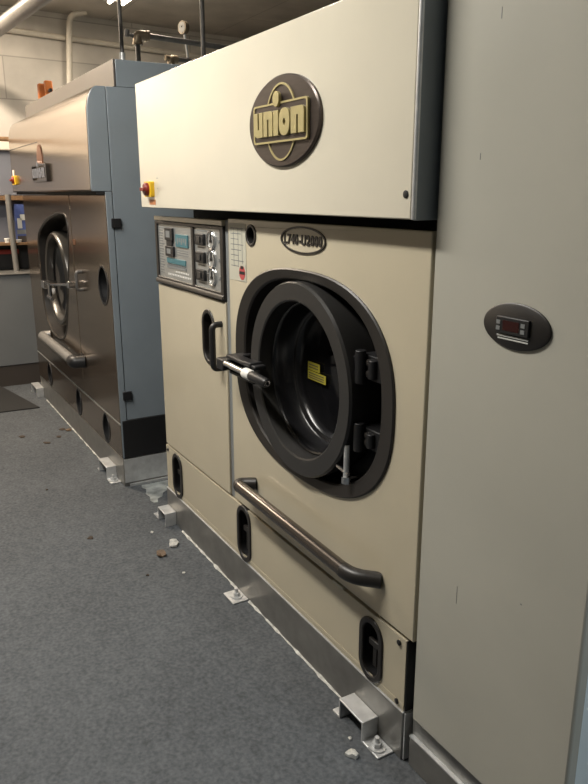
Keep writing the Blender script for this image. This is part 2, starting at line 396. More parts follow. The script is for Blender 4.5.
# control panel
cp = obj('control_panel', PL(rect(XL, -2.374, 1.128, 1.391), [rect(-3.055, -2.672, 1.158, 1.378, 0.006), rect(-2.648, -2.402, 1.158, 1.378, 0.006)], YP - 0.004, YP + 0.03), M['bezel'], mc, 0.003)
obj('panel_lip', prism_x(bmesh.new(), [(YP - 0.004, 1.150), (YP - 0.010, 1.142), (YP - 0.011, 1.131), (YP + 0.01, 1.126), (YP + 0.01, 1.15)], XL, -2.376), M['bezel'], cp, 0.003)
lp = obj('indicator_plate', B(-3.056, -2.671, YP + 0.003, YP + 0.012, 1.157, 1.379), M['alu'], mc)
rp = obj('switch_plate', B(-2.649, -2.401, YP + 0.003, YP + 0.012, 1.157, 1.379), M['alu'], mc)
yy = YP + 0.003
bm = B(-2.955, -2.868, yy - 0.010, yy, 1.316, 1.366); box(bm, -2.942, -2.880, yy - 0.008, yy, 1.290, 1.318); box(bm, -2.953, -2.862, yy - 0.010, yy, 1.250, 1.292)
ps = obj('programme_slot', bm, M['black'], lp, 0.002)
obj('slot_marking', B(-2.935, -2.890, yy - 0.0115, yy - 0.009, 1.328, 1.354), M['print'], lp)
obj('slot_marking', B(-2.930, -2.888, yy - 0.0115, yy - 0.009, 1.262, 1.282), M['print'], lp)
dsp = obj('display', B(-2.842, -2.712, yy - 0.005, yy, 1.294, 1.344), M['teal'], lp, 0.001)
bm = bmesh.new()
for i in range(5): box(bm, -2.825 + i * 0.022, -2.811 + i * 0.022, yy - 0.0056, yy - 0.005, 1.305 + 0.010 * (i % 2), 1.330)
obj('display_digits', bm, M['print'], lp)
obj('key_row', B(-2.955, -2.745, yy - 0.004, yy, 1.222, 1.244), M['teal'], lp, 0.001)
bm = B(-2.955, -2.745, yy - 0.003, yy, 1.202, 1.214)
for i in range(12): box(bm, -2.950 + i * 0.0172, -2.940 + i * 0.0172, yy - 0.003, yy, 1.212, 1.220)
for i in range(9):
    z = 1.360 - i * 0.022
    box(bm, -3.045, -2.985 - 0.008 * (i % 3), yy - 0.001, yy, z, z + 0.006)
    box(bm, -3.045, -3.000 - 0.006 * (i % 2), yy - 0.001, yy, z - 0.009, z - 0.005)
for i in range(3): box(bm, -2.838, -2.72, yy - 0.001, yy, 1.278 - i * 0.009, 1.282 - i * 0.009)
obj('printed_legend', bm, M['print'], lp)
bm = bmesh.new()
for i in range(14): box(bm, -2.950 + i * 0.0185, -2.941 + i * 0.0185, yy - 0.002, yy, 1.172, 1.179)
for i in range(8): box(bm, -2.860 + i * 0.0185, -2.851 + i * 0.0185, yy - 0.002, yy, 1.188, 1.194)
obj('indicator_row', bm, M['white'], lp)
for i in range(3):
    z = 1.336 - i * 0.066
    k = obj('rocker_switch', B(-2.622, -2.540, yy - 0.012, yy, z - 0.021, z + 0.021), M['black'], rp, 0.003)
    bm = B(-2.598, -2.566, yy - 0.016, yy - 0.011, z - 0.011, z + 0.011)
    for dx in (-0.034, 0.034): box(bm, -2.582 + dx - 0.003, -2.582 + dx + 0.003, yy - 0.0135, yy - 0.011, z - 0.008, z + 0.008)
    obj('rocker_paddle', bm, M['ring'], rp, 0.001)
    zc = z + 0.001
    g = obj('gauge', lathe_y(bmesh.new(), -2.485, zc, [(0.035, yy), (0.035, yy - 0.006), (0.033, yy - 0.008), (0.029, yy - 0.007), (0.028, yy - 0.003)], 32), M['chrome'], rp)
    obj('dial_face', lathe_y(bmesh.new(), -2.485, zc, [(0.0285, yy - 0.004), (0.001, yy - 0.004)], 24, False, True), M['alu'], rp)
    bm = B(-2.489, -2.481, yy - 0.0065, yy - 0.0038, zc - 0.004, zc + 0.022); box(bm, -2.494, -2.476, yy - 0.0065, yy - 0.0038, zc - 0.008, zc + 0.002)
    obj('needle', bm, M['black'], rp)
for i in range(3):
    z = 1.336 - i * 0.066
    obj('printed_mark', B(-2.430, -2.418, yy - 0.002, yy, z - 0.006, z + 0.006), M['print'], rp)
    obj('printed_caption', B(-2.62, -2.56, yy - 0.001, yy, z - 0.032, z - 0.028), M['print'], rp)
obj('printed_caption', B(-2.62, -2.53, yy - 0.001, yy, 1.366, 1.370), M['print'], rp)
# right front panel with the door opening
BX, BZ = -1.828, 0.962
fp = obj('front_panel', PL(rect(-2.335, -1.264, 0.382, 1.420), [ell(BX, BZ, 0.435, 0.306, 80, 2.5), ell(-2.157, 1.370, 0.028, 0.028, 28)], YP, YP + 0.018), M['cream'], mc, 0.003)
gr = obj('lock_hole', PL(ell(-2.157, 1.370, 0.037, 0.035, 32), [ell(-2.157, 1.370, 0.026, 0.026, 32)], YP - 0.004, YP + 0.004), M['bezel'], mc, 0.002)
bm = bmesh.new(); inn = ell(-2.157, 1.370, 0.027, 0.027, 32)
loft(bm, [[(x, YP + 0.001, z) for x, z in inn], [(x, YP + 0.03, z) for x, z in inn]], True, False, True); obj('hole_cup', bm, M['gap'], gr)
# model plate
mp_ = obj('model_plate', PL(ell(-1.826, 1.372, 0.127, 0.039, 64), [ell(-1.826, 1.372, 0.120, 0.034, 64)], YP - 0.004, YP), M['bezel'], mc)
obj('model_lettering', text_bm('L740-U2000', -1.826, 1.372, 0.214, 0.030, YP - 0.003, 0.003, 0.032), M['bezel'], mp_)
# instruction sheet and its red sticker
st = obj('instruction_sheet', B(-2.326, -2.196, YP - 0.0012, YP, 1.214, 1.405), M['sheet'], mc)
bm = bmesh.new()
for i in range(8): box(bm, -2.312, -2.215 - 0.018 * (i * 7 % 3), YP - 0.0016, YP - 0.0012, 1.388 - i * 0.018, 1.3905 - i * 0.018)
for x in (-2.29, -2.255, -2.225): box(bm, x, x + 0.002, YP - 0.0016, YP - 0.0012, 1.26, 1.39)
obj('sheet_print', bm, M['counter'], st)
k = obj('warning_sticker', B(-2.252, -2.200, YP - 0.0018, YP - 0.0012, 1.216, 1.272), M['sheet'], mc)
obj('sticker_sign', PL(ell(-2.226, 1.243, 0.023, 0.024, 24), [], YP - 0.0024, YP - 0.0018), M['sticker_red'], k)
bm = PL([(-2.246, 1.238), (-2.206, 1.238), (-2.206, 1.248), (-2.246, 1.248)], [], YP - 0.003, YP - 0.0024); box(bm, -2.236, -2.216, YP - 0.003, YP - 0.0024, 1.256, 1.266)
obj('sticker_bar', bm, M['black'], k)
# dark door surround
bz = obj('door_surround', loft(bmesh.new(), [[(x, y, z) for x, z in ell(BX, BZ, a, b, 96, 2.5)] for a, b, y in
    ((0.457, 0.326, YP + 0.001), (0.457, 0.326, YP - 0.004), (0.453, 0.322, YP - 0.007), (0.400, 0.298, YP - 0.001), (0.394, 0.293, YP + 0.004), (0.384, 0.288, YP + 0.10))]), M['bezel'], mc, ang=22)
obj('recess_floor', PL(ell(BX, BZ, 0.384, 0.290, 96, 2.5), [ell(-1.828, 0.960, 0.25, 0.25, 48)], YP + 0.090, YP + 0.099), M['black'], bz)
# round loading door
RX, RZ, YR = -1.826, 0.959, 1.050
ld = obj('loading_door', lathe_y(bmesh.new(), RX, RZ, [(0.262, 1.160), (0.284, 1.155), (0.296, 1.075), (0.296, 1.056), (0.291, YR - 0.002), (0.243, YR), (0.238, 1.053), (0.236, 1.105)]), M['ring'], mc, ang=25)
obj('window_dish', lathe_y(bmesh.new(), RX, RZ, [(0.237, 1.100), (0.232, 1.096), (0.227, 1.098), (0.224, 1.106), (0.222, 1.120), (0.214, 1.160), (0.208, 1.166), (0.201, 1.166), (0.196, 1.170), (0.188, 1.186), (0.186, 1.20)]), M['tub'], ld, ang=50)
gl = obj('door_glass', lathe_y(bmesh.new(), RX, RZ, [(0.188, 1.188), (0.12, 1.194), (0.001, 1.196)], 64, False, True), M['glass'], ld)
bm = bmesh.new()
def label_plate(x0, x1, z0, z1, y): box(bm, x0, x1, y, y + 0.002, z0, z1)
label_plate(-1.975, -1.902, 0.949, 0.976, 1.1845)
obj('window_label', bm, M['sticker_yellow'], ld)
bm = bmesh.new(); label_plate(-1.975, -1.866, 0.918, 0.946, 1.1845)
obj('window_label', bm, M['sticker_yellow'], ld)
bm = bmesh.new()
for z in (0.966, 0.957, 0.938, 0.930, 0.923): box(bm, -1.968, -1.912 + (0.035 if z < 0.94 else 0), 1.1838, 1.1845, z, z + 0.003)
obj('label_print', bm, M['plinth'], ld)
# hinges and small lever inside the recess
for z0, z1 in ((1.015, 1.105), (0.825, 0.905)):
    bm = B(-1.545, -1.452, 1.09, 1.15, z0 + 0.012, z1 - 0.012)
    tube(bm, [(-1.528, 1.078, z0), (-1.528, 1.078, z1)], 0.015, 14)
    tube(bm, [(-1.482, 1.085, z0 + 0.02), (-1.482, 1.085, z1 - 0.02)], 0.012, 12)
    box(bm, -1.585, -1.52, 1.075, 1.105, z0 + 0.02, z0 + 0.034); box(bm, -1.585, -1.52, 1.075, 1.105, z1 - 0.034, z1 - 0.02)
    hg = obj('hinge', bm, M['black'], mc, 0.002)
    bm = bmesh.new()
    for zz in (z0 + 0.03, z1 - 0.03): lathe_y(bm, -1.500, zz, [(0.010, 1.09), (0.010, 1.082), (0.006, 1.080)], 8, False, True)
    obj('hinge_bolt', bm, M['bezel'], hg)
bm = T([(-1.560, 1.062, 0.835), (-1.562, 1.062, 0.735)], 0.0085, 10)
lv = obj('release_lever', bm, M['galv'], mc)
bm = T([(-1.600, 1.058, 0.762), (-1.550, 1.062, 0.752)], 0.006, 8); tube(bm, [(-1.562, 1.062, 0.742), (-1.562, 1.062, 0.722)], 0.013, 10); tube(bm, [(-1.562, 1.064, 0.735), (-1.562, 1.10, 0.735)], 0.008, 8)
obj('lever_pin', bm, M['chrome'], lv)
# locking spindle across the left of the door
bm = B(-2.262, -2.205, 0.985, 1.058, 0.917, 0.955); box(bm, -2.245, -2.025, 1.015, 1.058, 0.952, 0.966); box(bm, -2.215, -2.03, 1.012, 1.03, 0.905, 0.917)
box(bm, -2.24, -2.20, 1.055, 1.10, 0.905, 0.966)
box(bm, -2.10, -2.05, 1.010, 1.060, 0.955, 0.972)
lk = obj('door_lock', bm, M['black'], mc, 0.004)
obj('spindle', T([(-2.205, 0.995, 0.944), (-2.02, 0.992, 0.944)], 0.010, 14), M['chrome'], lk)
obj('collar', T([(-2.050, 0.992, 0.944), (-2.044, 0.992, 0.944), (-2.008, 0.992, 0.944), (-2.002, 0.992, 0.944)], [0.016, 0.018, 0.018, 0.016], 18), M['white'], lk)
bm = T([(-2.002, 0.992, 0.944), (-1.99, 0.992, 0.944), (-1.90, 0.990, 0.944), (-1.892, 0.990, 0.944)], [0.015, 0.017, 0.0155, 0.012], 16)
gp = obj('spindle_grip', bm, M['black'], lk)
bm = bmesh.new()
tube(bm, [(-1.893, 0.990, 0.944), (-1.8895, 0.990, 0.944)], 0.010, 14)
obj('grip_end', bm, M['chrome'], lk)
obj('grip_bore', T([(-1.8896, 0.990, 0.944), (-1.8885, 0.990, 0.944)], 0.0055, 12), M['gap'], lk)
# long bar handle
bp_ = fillet([(-2.150, YP + 0.002, 0.506), (-2.195, 1.018, 0.503), (-1.462, 1.018, 0.493), (-1.408, YP + 0.002, 0.490)], 0.05, 8)
bh = obj('bar_handle', T(bp_, 0.0215, 20), M['darkmetal'], mc)
bm = T(bp_[-10:], 0.0225, 20); obj('handle_end', bm, M['bezel'], bh)
bm = T(bp_[:10], 0.0222, 20); obj('handle_end', bm, M['bezel'], bh)
# hood
YH, HZ0, HZ1 = 1.020, 1.446, 1.934
hd = obj('hood', B(-3.078, -1.272, YH, 2.25, HZ0, HZ1), M['litcream'], mc, 0.003, 3)
obj('hood_end_panel', B(-1.2715, -1.2625, YH + 0.004, 2.25, HZ0 - 0.002, HZ1 + 0.001), M['bluegrey'], mc, 0.003)
obj('hood_corner_trim', T([(-1.268, YH + 0.006, HZ0), (-1.268, YH + 0.006, HZ1)], 0.006, 12), M['galv'], hd)
k = obj('key_lock', lathe_y(bmesh.new(), -1.290, 1.499, [(0.0085, YH), (0.0085, YH - 0.002), (0.005, YH - 0.003)], 18, False, True), M['black'], hd)
isolator(mc, -2.985, -2.905, 1.489, 1.550, YH)
obj('sticker', B(-2.972, -2.897, YH - 0.001, YH, 1.459, 1.479), M['sticker_orange'], hd)
for x0, x1, z0, z1 in ((-2.875, -2.858, 1.560, 1.563), (-2.87, -2.862, 1.52, 1.523), (-3.055, -3.045, 1.508, 1.52)):
    obj('paint_scratch', B(x0, x1, YH - 0.0008, YH, z0, z1), M['print'], hd)
# badge
LX, LZ = -1.828, 1.690
bd = obj('badge', loft(bmesh.new(), [[(x, y, z) for x, z in ell(LX, LZ, a, b, 80)] for a, b, y in ((0.198, 0.1185, YH), (0.198, 0.1185, YH - 0.007), (0.193, 0.1145, YH - 0.010))], True, False, True), M['logo_disc'], mc, ang=15)
y1 = YH - 0.009
obj('badge_ring', PL(ell(LX, LZ - 0.002, 0.087, 0.100, 56), [ell(LX, LZ - 0.002, 0.081, 0.095, 56)], y1 - 0.004, y1), M['gold'], bd)
obj('badge_plate', PL(rect(LX - 0.150, LX + 0.150, LZ - 0.053, LZ + 0.048, 0.010), [], y1 - 0.007, y1), M['logo_disc'], bd, 0.002)
obj('badge_frame', PL(rect(LX - 0.151, LX + 0.151, LZ - 0.054, LZ + 0.049, 0.010), [rect(LX - 0.144, LX + 0.144, LZ - 0.049, LZ + 0.044, 0.007)], y1 - 0.009, y1 - 0.002), M['gold'], bd)
obj('badge_lettering', union_letters(LX + 0.003, LZ - 0.004, 0.278, 0.066, y1 - 0.015, y1 - 0.006), M['gold'], bd, 0.001)

# ------------------------------------------------------------------ tall cabinet at the right
tc = thing('tall_cabinet', 'tall plain grey cream cabinet with oval temperature display', 'cabinet', (-1.0, 1.5, 0))
obj('front_panel', B(-1.254, -0.772, YP, YP + 0.03, 0.158, 2.30), M['cabinet'], tc, 0.006, 3)
obj('carcass', B(-1.250, -0.779, YP + 0.031, 2.2, 0.158, 2.295), M['lightblue'], tc)
obj('side_panel', B(-0.778, -0.7725, YP + 0.014, 2.2, 0.158, 2.297), M['lightblue'], tc, 0.002)
bm = B(-1.268, -0.768, YP + 0.016, 2.2, 0.0, 0.157)
cb = obj('base_channel', bm, M['base'], tc, 0.002)
obj('base_angle', prism_x(bmesh.new(), [(1.083, 0.002), (1.083, 0.092), (1.094, 0.092), (1.094, 0.002)], -1.266, -0.776), M['base'], cb)
obj('edge_highlight', B(-1.266, -0.776, 1.0815, 1.0945, 0.0915, 0.0955), M['galv'], cb)  # lighter strip painting the light caught along the angle's top edge
op = obj('display_plate', loft(bmesh.new(), [[(x, y, z) for x, z in ell(-1.000, 1.248, a, b, 64)] for a, b, y in ((0.0865, 0.046, YP), (0.0865, 0.046, YP - 0.004), (0.083, 0.043, YP - 0.006))], True, False, True), M['bezel'], tc)
dd = obj('thermostat', B(-1.045, -0.960, YP - 0.012, YP - 0.005, 1.232, 1.266), M['black'], tc, 0.002)
obj('screen', B(-1.026, -0.984, YP - 0.0128, YP - 0.012, 1.239, 1.259), M['led'], dd)
for x in (-1.038, -0.974):
    for z in (1.242, 1.254): obj('button', B(x - 0.005, x + 0.005, YP - 0.013, YP - 0.012, z - 0.004, z + 0.004), M['print'], dd)
bm = B(-1.045, -0.963, YP - 0.0072, YP - 0.0058, 1.2255, 1.2285); box(bm, -1.042, -0.963, YP - 0.0072, YP - 0.0058, 1.220, 1.2225)
obj('text_strip', bm, M['lightprint'], op)

for x0, x1, z0, z1 in ((-1.098, -1.0965, 1.815, 1.835), (-1.131, -1.1295, 1.565, 1.578), (-1.118, -1.117, 0.575, 0.62), (-0.930, -0.926, 0.672, 0.675)):
    obj('paint_scratch', B(x0, x1, YP - 0.0006, YP, z0, z1), M['print'], tc)

# ------------------------------------------------------------------ second machine, further back
lx0, lx1, YL = -5.69, -3.556, 1.0
lm = thing('dry_cleaning_machine', 'brown stainless dry cleaning machine with blue grey side at far left', 'machine', (-4.6, 1.5, 0))
obj('body', B(lx0 + 0.01, lx1 - 0.02, 1.16, 2.2, 0.14, 1.97), M['gap'], lm)
lb = obj('base_frame', B(lx0, lx1, YL + 0.002, 2.2, 0.0, 0.152), M['base'], lm, 0.004)
obj('end_plate', B(lx1, lx1 + 0.004, YL + 0.006, 2.2, 0.022, 0.152), M['galv'], lb)
obj('end_foot', B(lx1 - 0.01, lx1 + 0.012, YL + 0.03, 2.2, 0.0, 0.012), M['galv'], lb)
bracket(lm, -3.86, -3.70, YL + 0.002, z=0.072)
bracket(lm, -5.80, -5.60, YL + 0.002, z=0.075, right=False)
def lens_slot(name, cx, cz, w, h):
    o_, i_ = ell(cx, cz, w, h, 48, 1.75), ell(cx, cz, w - 0.012, h - 0.010, 48, 1.75)
    f = obj(name, PL(o_, [i_], YL - 0.003, YL + 0.01), M['black'], lm)
    bm = bmesh.new()
    loft(bm, [[(x, YL + 0.002, z) for x, z in i_], [(x, YL + 0.040, z) for x, z in i_]], True, False, True)
    obj('slot_cup', bm, M['black'], f)
ls = [(-5.285, 0.248, 0.068, 0.088), (-4.445, 0.248, 0.068, 0.088), (-3.835, 0.250, 0.072, 0.089)]
k = obj('kick_panel', PL(rect(lx0, lx1 - 0.004, 0.157, 0.340), [ell(cx, cz, w - 0.006, h - 0.005, 48, 1.75) for cx, cz, w, h in ls], YL, YL + 0.014), M['steel'], lm, 0.002)
for q in ls: lens_slot('slot_frame', *q)
obj('kick_seam', B(lx0, lx1 - 0.004, YL - 0.002, YL + 0.02, 0.342, 0.347), M['alu'], lm)
WX, WZ = -4.83, 0.985
WOUT = [(-5.263, 1.226), (-5.29, 1.10), (-5.29, 0.93), (-5.275, 0.77), (-5.185, 0.645), (-4.994, 0.578), (-4.823, 0.577), (-4.677, 0.622), (-4.584, 0.725), (-4.50, 0.90), (-4.432, 1.065), (-4.385, 1.202), (-4.36, 1.307), (-4.401, 1.381), (-4.51, 1.399), (-4.666, 1.391), (-4.911, 1.357), (-5.115, 1.3)]
def wout(d):                              # the window outline, smoothed and set in by d
    out = []; n = len(WOUT)
    for i in range(n):
        p0, p1, p2, p3 = [Vector(WOUT[(i + k) % n]) for k in (-1, 0, 1, 2)]
        for j in range(5):
            t = j / 5
            q = 0.5 * (2 * p1 + (p2 - p0) * t + (2 * p0 - 5 * p1 + 4 * p2 - p3) * t * t + (3 * p1 - p0 - 3 * p2 + p3) * t ** 3)
            c = Vector((WX, WZ)); v = q - c
            out.append(tuple(c + v * (1 - d / v.length)))
    return out
fpl = obj('front_panel', PL(rect(lx0, -4.290, 0.350, 1.497), [wout(0.016)], YL, YL + 0.018), M['steel'], lm, 0.003)
rpl = obj('side_door', PL(rect(-4.278, lx1 - 0.004, 0.350, 1.497), [ell(-3.692, 1.052, 0.088, 0.098, 48, 1.75)], YL, YL + 0.018), M['steel'], lm, 0.003)
lens_slot('handle_recess', -3.692, 1.052, 0.094, 0.103)
bs = obj('door_surround', loft(bmesh.new(), [[(x, y, z) for x, z in wout(d)] for d, y in
    ((0.0, YL + 0.001), (0.001, YL - 0.003), (0.010, YL - 0.003), (0.018, YL + 0.004), (0.030, YL + 0.14))]), M['bezel'], lm, ang=22)
obj('recess_floor', PL(wout(0.026), [], YL + 0.13, YL + 0.138), M['black'], bs)
dr = obj('loading_door', lathe_y(bmesh.new(), -4.90, 0.965, [(0.29, YL + 0.128), (0.305, YL + 0.12), (0.305, YL + 0.035), (0.298, YL + 0.022), (0.29, YL + 0.015), (0.268, YL + 0.020), (0.258, YL + 0.035), (0.254, YL + 0.07)]), M['doormetal'], lm, ang=40)
obj('door_glass', lathe_y(bmesh.new(), -4.90, 0.965, [(0.256, YL + 0.060), (0.22, YL + 0.072), (0.15, YL + 0.10), (0.01, YL + 0.115)], 64, False, True), M['glass'], dr)
lk = obj('door_lock', T([(-4.97, 0.965, 0.930), (-4.24, 0.955, 1.002)], 0.009, 10), M['chrome'], lm)
bm = T([(-4.80, 0.955, 0.955), (-4.80, 0.955, 0.86)], 0.012, 10); tube(bm, [(-4.86, 0.955, 0.865), (-4.74, 0.955, 0.860)], 0.012, 10)
obj('lock_handle', bm, M['chrome'], lk)
obj('lock_bracket', B(-5.02, -4.93, 0.945, 1.03, 0.905, 0.955), M['chrome'], lk, 0.003)
obj('lock_catch', B(-4.27, -4.225, 0.945, 0.998, 0.982, 1.02), M['chrome'], lk, 0.003)
hb = bow(lm, -4.12, 0.985, 1.085, YL + 0.004, 0.036, 0.010, M['pipe_dark'])
obj('catch_plate', B(-4.262, -4.215, YL - 0.003, YL + 0.002, 1.225, 1.255), M['copper'], rpl)
bh = obj('bar_handle', T(fillet([(-5.12, YL, 0.565), (-5.14, 0.942, 0.562), (-4.235, 0.942, 0.553), (-4.215, YL, 0.553)], 0.03), 0.030, 16), M['pipe_grey'], lm)
obj('handle_end', T(fillet([(-4.275, 0.942, 0.553), (-4.225, 0.942, 0.553), (-4.215, YL, 0.553)], 0.01), 0.037, 16), M['black'], bh)
obj('catch_plate', B(-4.30, -4.245, YL - 0.008, YL + 0.002, 0.545, 0.590), M['bezel'], fpl)
# blue grey side
xs = lx1
obj('front_edge_strip', B(xs - 0.016, xs, YL + 0.003, 1.0345, 0.157, 1.512), M['bluegrey'], lm, 0.002)
obj('side_panel', B(xs - 0.016, xs, 1.0385, 2.2, 0.366, 1.982), M['bluegrey'], lm, 0.002)
obj('lower_side_panel', B(xs - 0.016, xs + 0.001, 1.010, 2.2, 0.157, 0.364), M['black'], lm, 0.002)
for z in (1.365, 0.497):
    obj('latch', B(xs, xs + 0.012, 1.022, 1.068, z - 0.022, z + 0.022), M['black'], lm, 0.002)
# curved hood
prof = [(1.034, 1.982), (0.994, 1.982)] 
for i in range(1, 10):
    a = PI / 2 + PI / 2 * i / 10 * 0.98
    prof.append((0.996 + 0.054 * math.cos(a), 1.852 + 0.130 * math.sin(a)))
prof += [(0.942, 1.80), (0.938, 1.560), (0.937, 1.522), (0.942, 1.514), (1.034, 1.514)]
lh = obj('hood', prism_x(bmesh.new(), prof, lx0, xs - 0.017), M['steel'], lm, ang=28)
obj('hood_end_panel', prism_x(bmesh.new(), [(y + 0.0015, z) for y, z in prof], xs - 0.016, xs), M['bluegrey'], lm, 0.002, ang=28)
obj('hood_underside', B(lx0 + 0.01, xs - 0.002, 0.96, 1.06, 1.499, 1.515), M['gap'], lm)
obj('hood_seam', B(lx0, -4.72, 0.9405, 0.945, 1.799, 1.803), M['black'], lh)
isolator(lm, -5.60, -5.47, 1.565, 1.625, 0.940)
obj('tag', B(-5.62, -5.58, 0.936, 0.940, 1.625, 1.665), M['white'], lh)
lg = obj('badge', PL(rect(-4.86, -4.44, 1.572, 1.672, 0.01), [rect(-4.835, -4.465, 1.582, 1.662, 0.006)], 0.920, 0.940), M['darkmetal'], lm, 0.002)
obj('badge_plate', PL(rect(-4.85, -4.45, 1.576, 1.668), [], 0.934, 0.939), M['steel'], lg)
obj('badge_lettering', union_letters(-4.65, 1.622, 0.35, 0.055, 0.918, 0.935), M['chrome'], lg)
obj('badge_ring', PL(ell(-4.67, 1.69, 0.075, 0.095, 40), [], 0.936, 0.940), M['copper'], lg)
# box on top
tb = obj('top_box', B(lx0 - 0.02, xs, 1.090, 2.1, 1.983, 2.102), M['bluegrey'], lm, 0.003)
obj('top_box_front', B(lx0 - 0.02, xs - 0.001, 1.079, 1.089, 1.984, 2.103), M['boxfront'], tb, 0.002)

# ------------------------------------------------------------------ pipes and valves
def cyl_z(bm, x, y, z0, z1, r, n=16): return tube(bm, [(x, y, z0), (x, y, z1)], r, n)
p = thing('steel_rod', 'thin dark rod rising from top of stainless machine beside ceiling light', 'pipe', (-4.2, 1.33, 2.103))
obj('rod', cyl_z(bmesh.new(), -4.2, 1.33, 2.103, ZC, 0.011, 12), M['pipe_dark'], p)
obj('collar', cyl_z(bmesh.new(), -4.2, 1.33, 2.103, 2.245, 0.017, 12), M['galv'], p)
p = thing('steel_rod', 'thin dark rod hanging behind the cream hood beside the dial gauge', 'pipe', (-4.0, 1.724, 2.103))
obj('rod', cyl_z(bmesh.new(), -4.0, 1.724, 2.103, ZC, 0.013, 12), M['pipe_dark'], p)
p = thing('steam_pipe', 'dark iron pipe with elbow running level above stainless machine', 'pipe', (-4.4, 1.47, 2.103))
pts = fillet([(-4.4, 1.487, 2.103), (-4.4, 1.487, 2.385), (-4.4, 2.95, 2.33), (-4.4, 3.4, 2.33)], 0.03)
obj('run', T(pts, 0.015, 14), M['pipe_dark'], p)
bm = T(fillet([(-4.4, 1.487, 2.335), (-4.4, 1.487, 2.385), (-4.4, 1.545, 2.383)], 0.03), 0.026, 14)
tube(bm, [(-4.4, 1.487, 2.33), (-4.4, 1.487, 2.345)], 0.030, 14); tube(bm, [(-4.4, 1.54, 2.383), (-4.4, 1.556, 2.383)], 0.030, 14)
el = obj('elbow', bm, M['brass'], p)
bm = T([(-4.4, 1.470, 2.375), (-4.4, 1.415, 2.385)], 0.010, 10); tube(bm, [(-4.4, 1.425, 2.37), (-4.4, 1.43, 2.405)], 0.014, 10)
obj('plug', bm, M['pipe_dark'], el)
p = thing('steam_pipe', 'low dark pipe stub with valve under the dial gauge', 'pipe', (-4.62, 1.75, 2.103))
pts = fillet([(-4.62, 1.77, 2.103), (-4.62, 1.77, 2.312), (-4.62, 2.06, 2.306), (-4.62, 2.06, 2.103)], 0.03)
obj('run', T(pts, 0.014, 14), M['pipe_dark'], p)
bm = T(fillet([(-4.62, 1.77, 2.27), (-4.62, 1.77, 2.312), (-4.62, 1.815, 2.31)], 0.03), 0.024, 14); tube(bm, [(-4.62, 1.735, 2.315), (-4.62, 1.77, 2.312)], 0.018, 12)
obj('valve', bm, M['brass'], p)
p = thing('pressure_gauge', 'small round dial gauge on a thin stem above the pipes', 'gauge', (-4.62, 1.885, 2.326))
obj('stem', T([(-4.62, 1.885, 2.326), (-4.62, 1.868, 2.46)], 0.008, 10), M['galv'], p)
bm = bmesh.new()
def disc(bm, c, nrm, r, t, n=24):
    nrm = Vector(nrm).normalized(); c = Vector(c)
    tube(bm, [c - nrm * t / 2, c + nrm * t / 2], r, n)
nv = Vector((0.30, -0.95, 0)).normalized()
disc(bm, (-4.62, 1.864, 2.497), nv, 0.038, 0.03); cs = obj('case', bm, M['brass'], p)
bm = bmesh.new(); disc(bm, Vector((-4.62, 1.864, 2.497)) + nv * 0.0155, nv, 0.031, 0.004); obj('dial', bm, M['dial'], cs)
bm = bmesh.new(); c = Vector((-4.62, 1.864, 2.497)) + nv * 0.019
tube(bm, [c, c + Vector((0.012, 0.012, 0.022))], 0.003, 6); obj('needle', bm, M['black'], cs)
# white conduits on the far wall
def fw(y, z, d=0.03): return (FX(y) + d, y, z)
o = obj('conduit', T([fw(0.2, 2.765), fw(3.3, 2.70)], 0.022, 14), M['pipe_white'], loc=fw(1.2, 2.74)); tag(o, 'long white conduit running level across the far block wall', 'pipe')
o = obj('conduit', T(fillet([(-6.42, 1.76, ZC), (-6.46, 1.635, 2.895), (-6.485, 1.625, 2.78), (-6.495, 1.585, 2.2), (-6.495, 1.585, 1.6)], 0.09), 0.024, 14), M['pipe_white'], loc=(-6.49, 1.585, 1.6)); tag(o, 'white conduit bending down the far wall from the ceiling', 'pipe')
o = obj('ceiling_pipe', T([(-6.35, 0.735, 2.466), (-5.0, 0.843, 2.466), (-3.4, 0.975, 2.466)], 0.043, 18), M['pipe_grey'], loc=(-5.0, 0.85, 2.466)); tag(o, 'thick grey pipe crossing the top left corner below ceiling', 'pipe')
# orange coils on top of the far machine
for i, (x, y, h, r, lab) in enumerate(((-5.665, 1.195, 0.130, 0.026, 'orange valve coil on stainless machine, the nearer the room end wall'), (-5.605, 1.228, 0.145, 0.026, 'orange valve coil on stainless machine, beside a dark knob'))):
    v = thing('valve_coil', lab, 'valve', (x, y, 2.103), 'orange valve coils')
    bm = bmesh.new(); box(bm, x - r, x + r, y - r, y + r, 2.150, 2.103 + h + 0.02)
    obj('coil', bm, M['orange'], v, 0.008)
    obj('stem', cyl_z(bmesh.new(), x, y, 2.103, 2.150, 0.016, 12), M['brass'], v)
    if i: obj('knob', T([(x + r, y, 2.20), (x + r + 0.05, y, 2.20)], 0.012, 10), M['black'], v)

# ------------------------------------------------------------------ counter and shelving at the far left
ct = thing('counter', 'low grey counter with bright metal edge at far left', 'counter', (-6.27, 0.75, 0))
cy0, cy1 = 0.02, 1.55
obj('front_panel', B(-6.10, -6.08, cy0, cy1, 0.170, 0.889), M['counter'], ct, 0.002)
obj('carcass', B(-6.38, -6.10, cy0, cy1, 0.165, 0.889), M['counter'], ct)
obj('plinth', B(-6.37, -6.085, cy0, cy1, 0, 0.165), M['plinth'], ct)
obj('worktop', B(-6.38, -6.065, cy0 - 0.01, cy1 + 0.01, 0.890, 0.902), M['base'], ct, 0.004)
sh = thing('shelf_unit', 'wooden shelf unit with dark lower bay on the grey counter', 'shelf', (-6.36, 0.7, 0.903))
obj('back_panel', B(-6.425, -6.415, cy0 + 0.05, 1.42, 0.904, 1.46), M['bluepaint'], sh)
obj('dark_bay', B(-6.414, -6.404, cy0 + 0.05, 1.25, 0.904, 1.105), M['black'], sh)
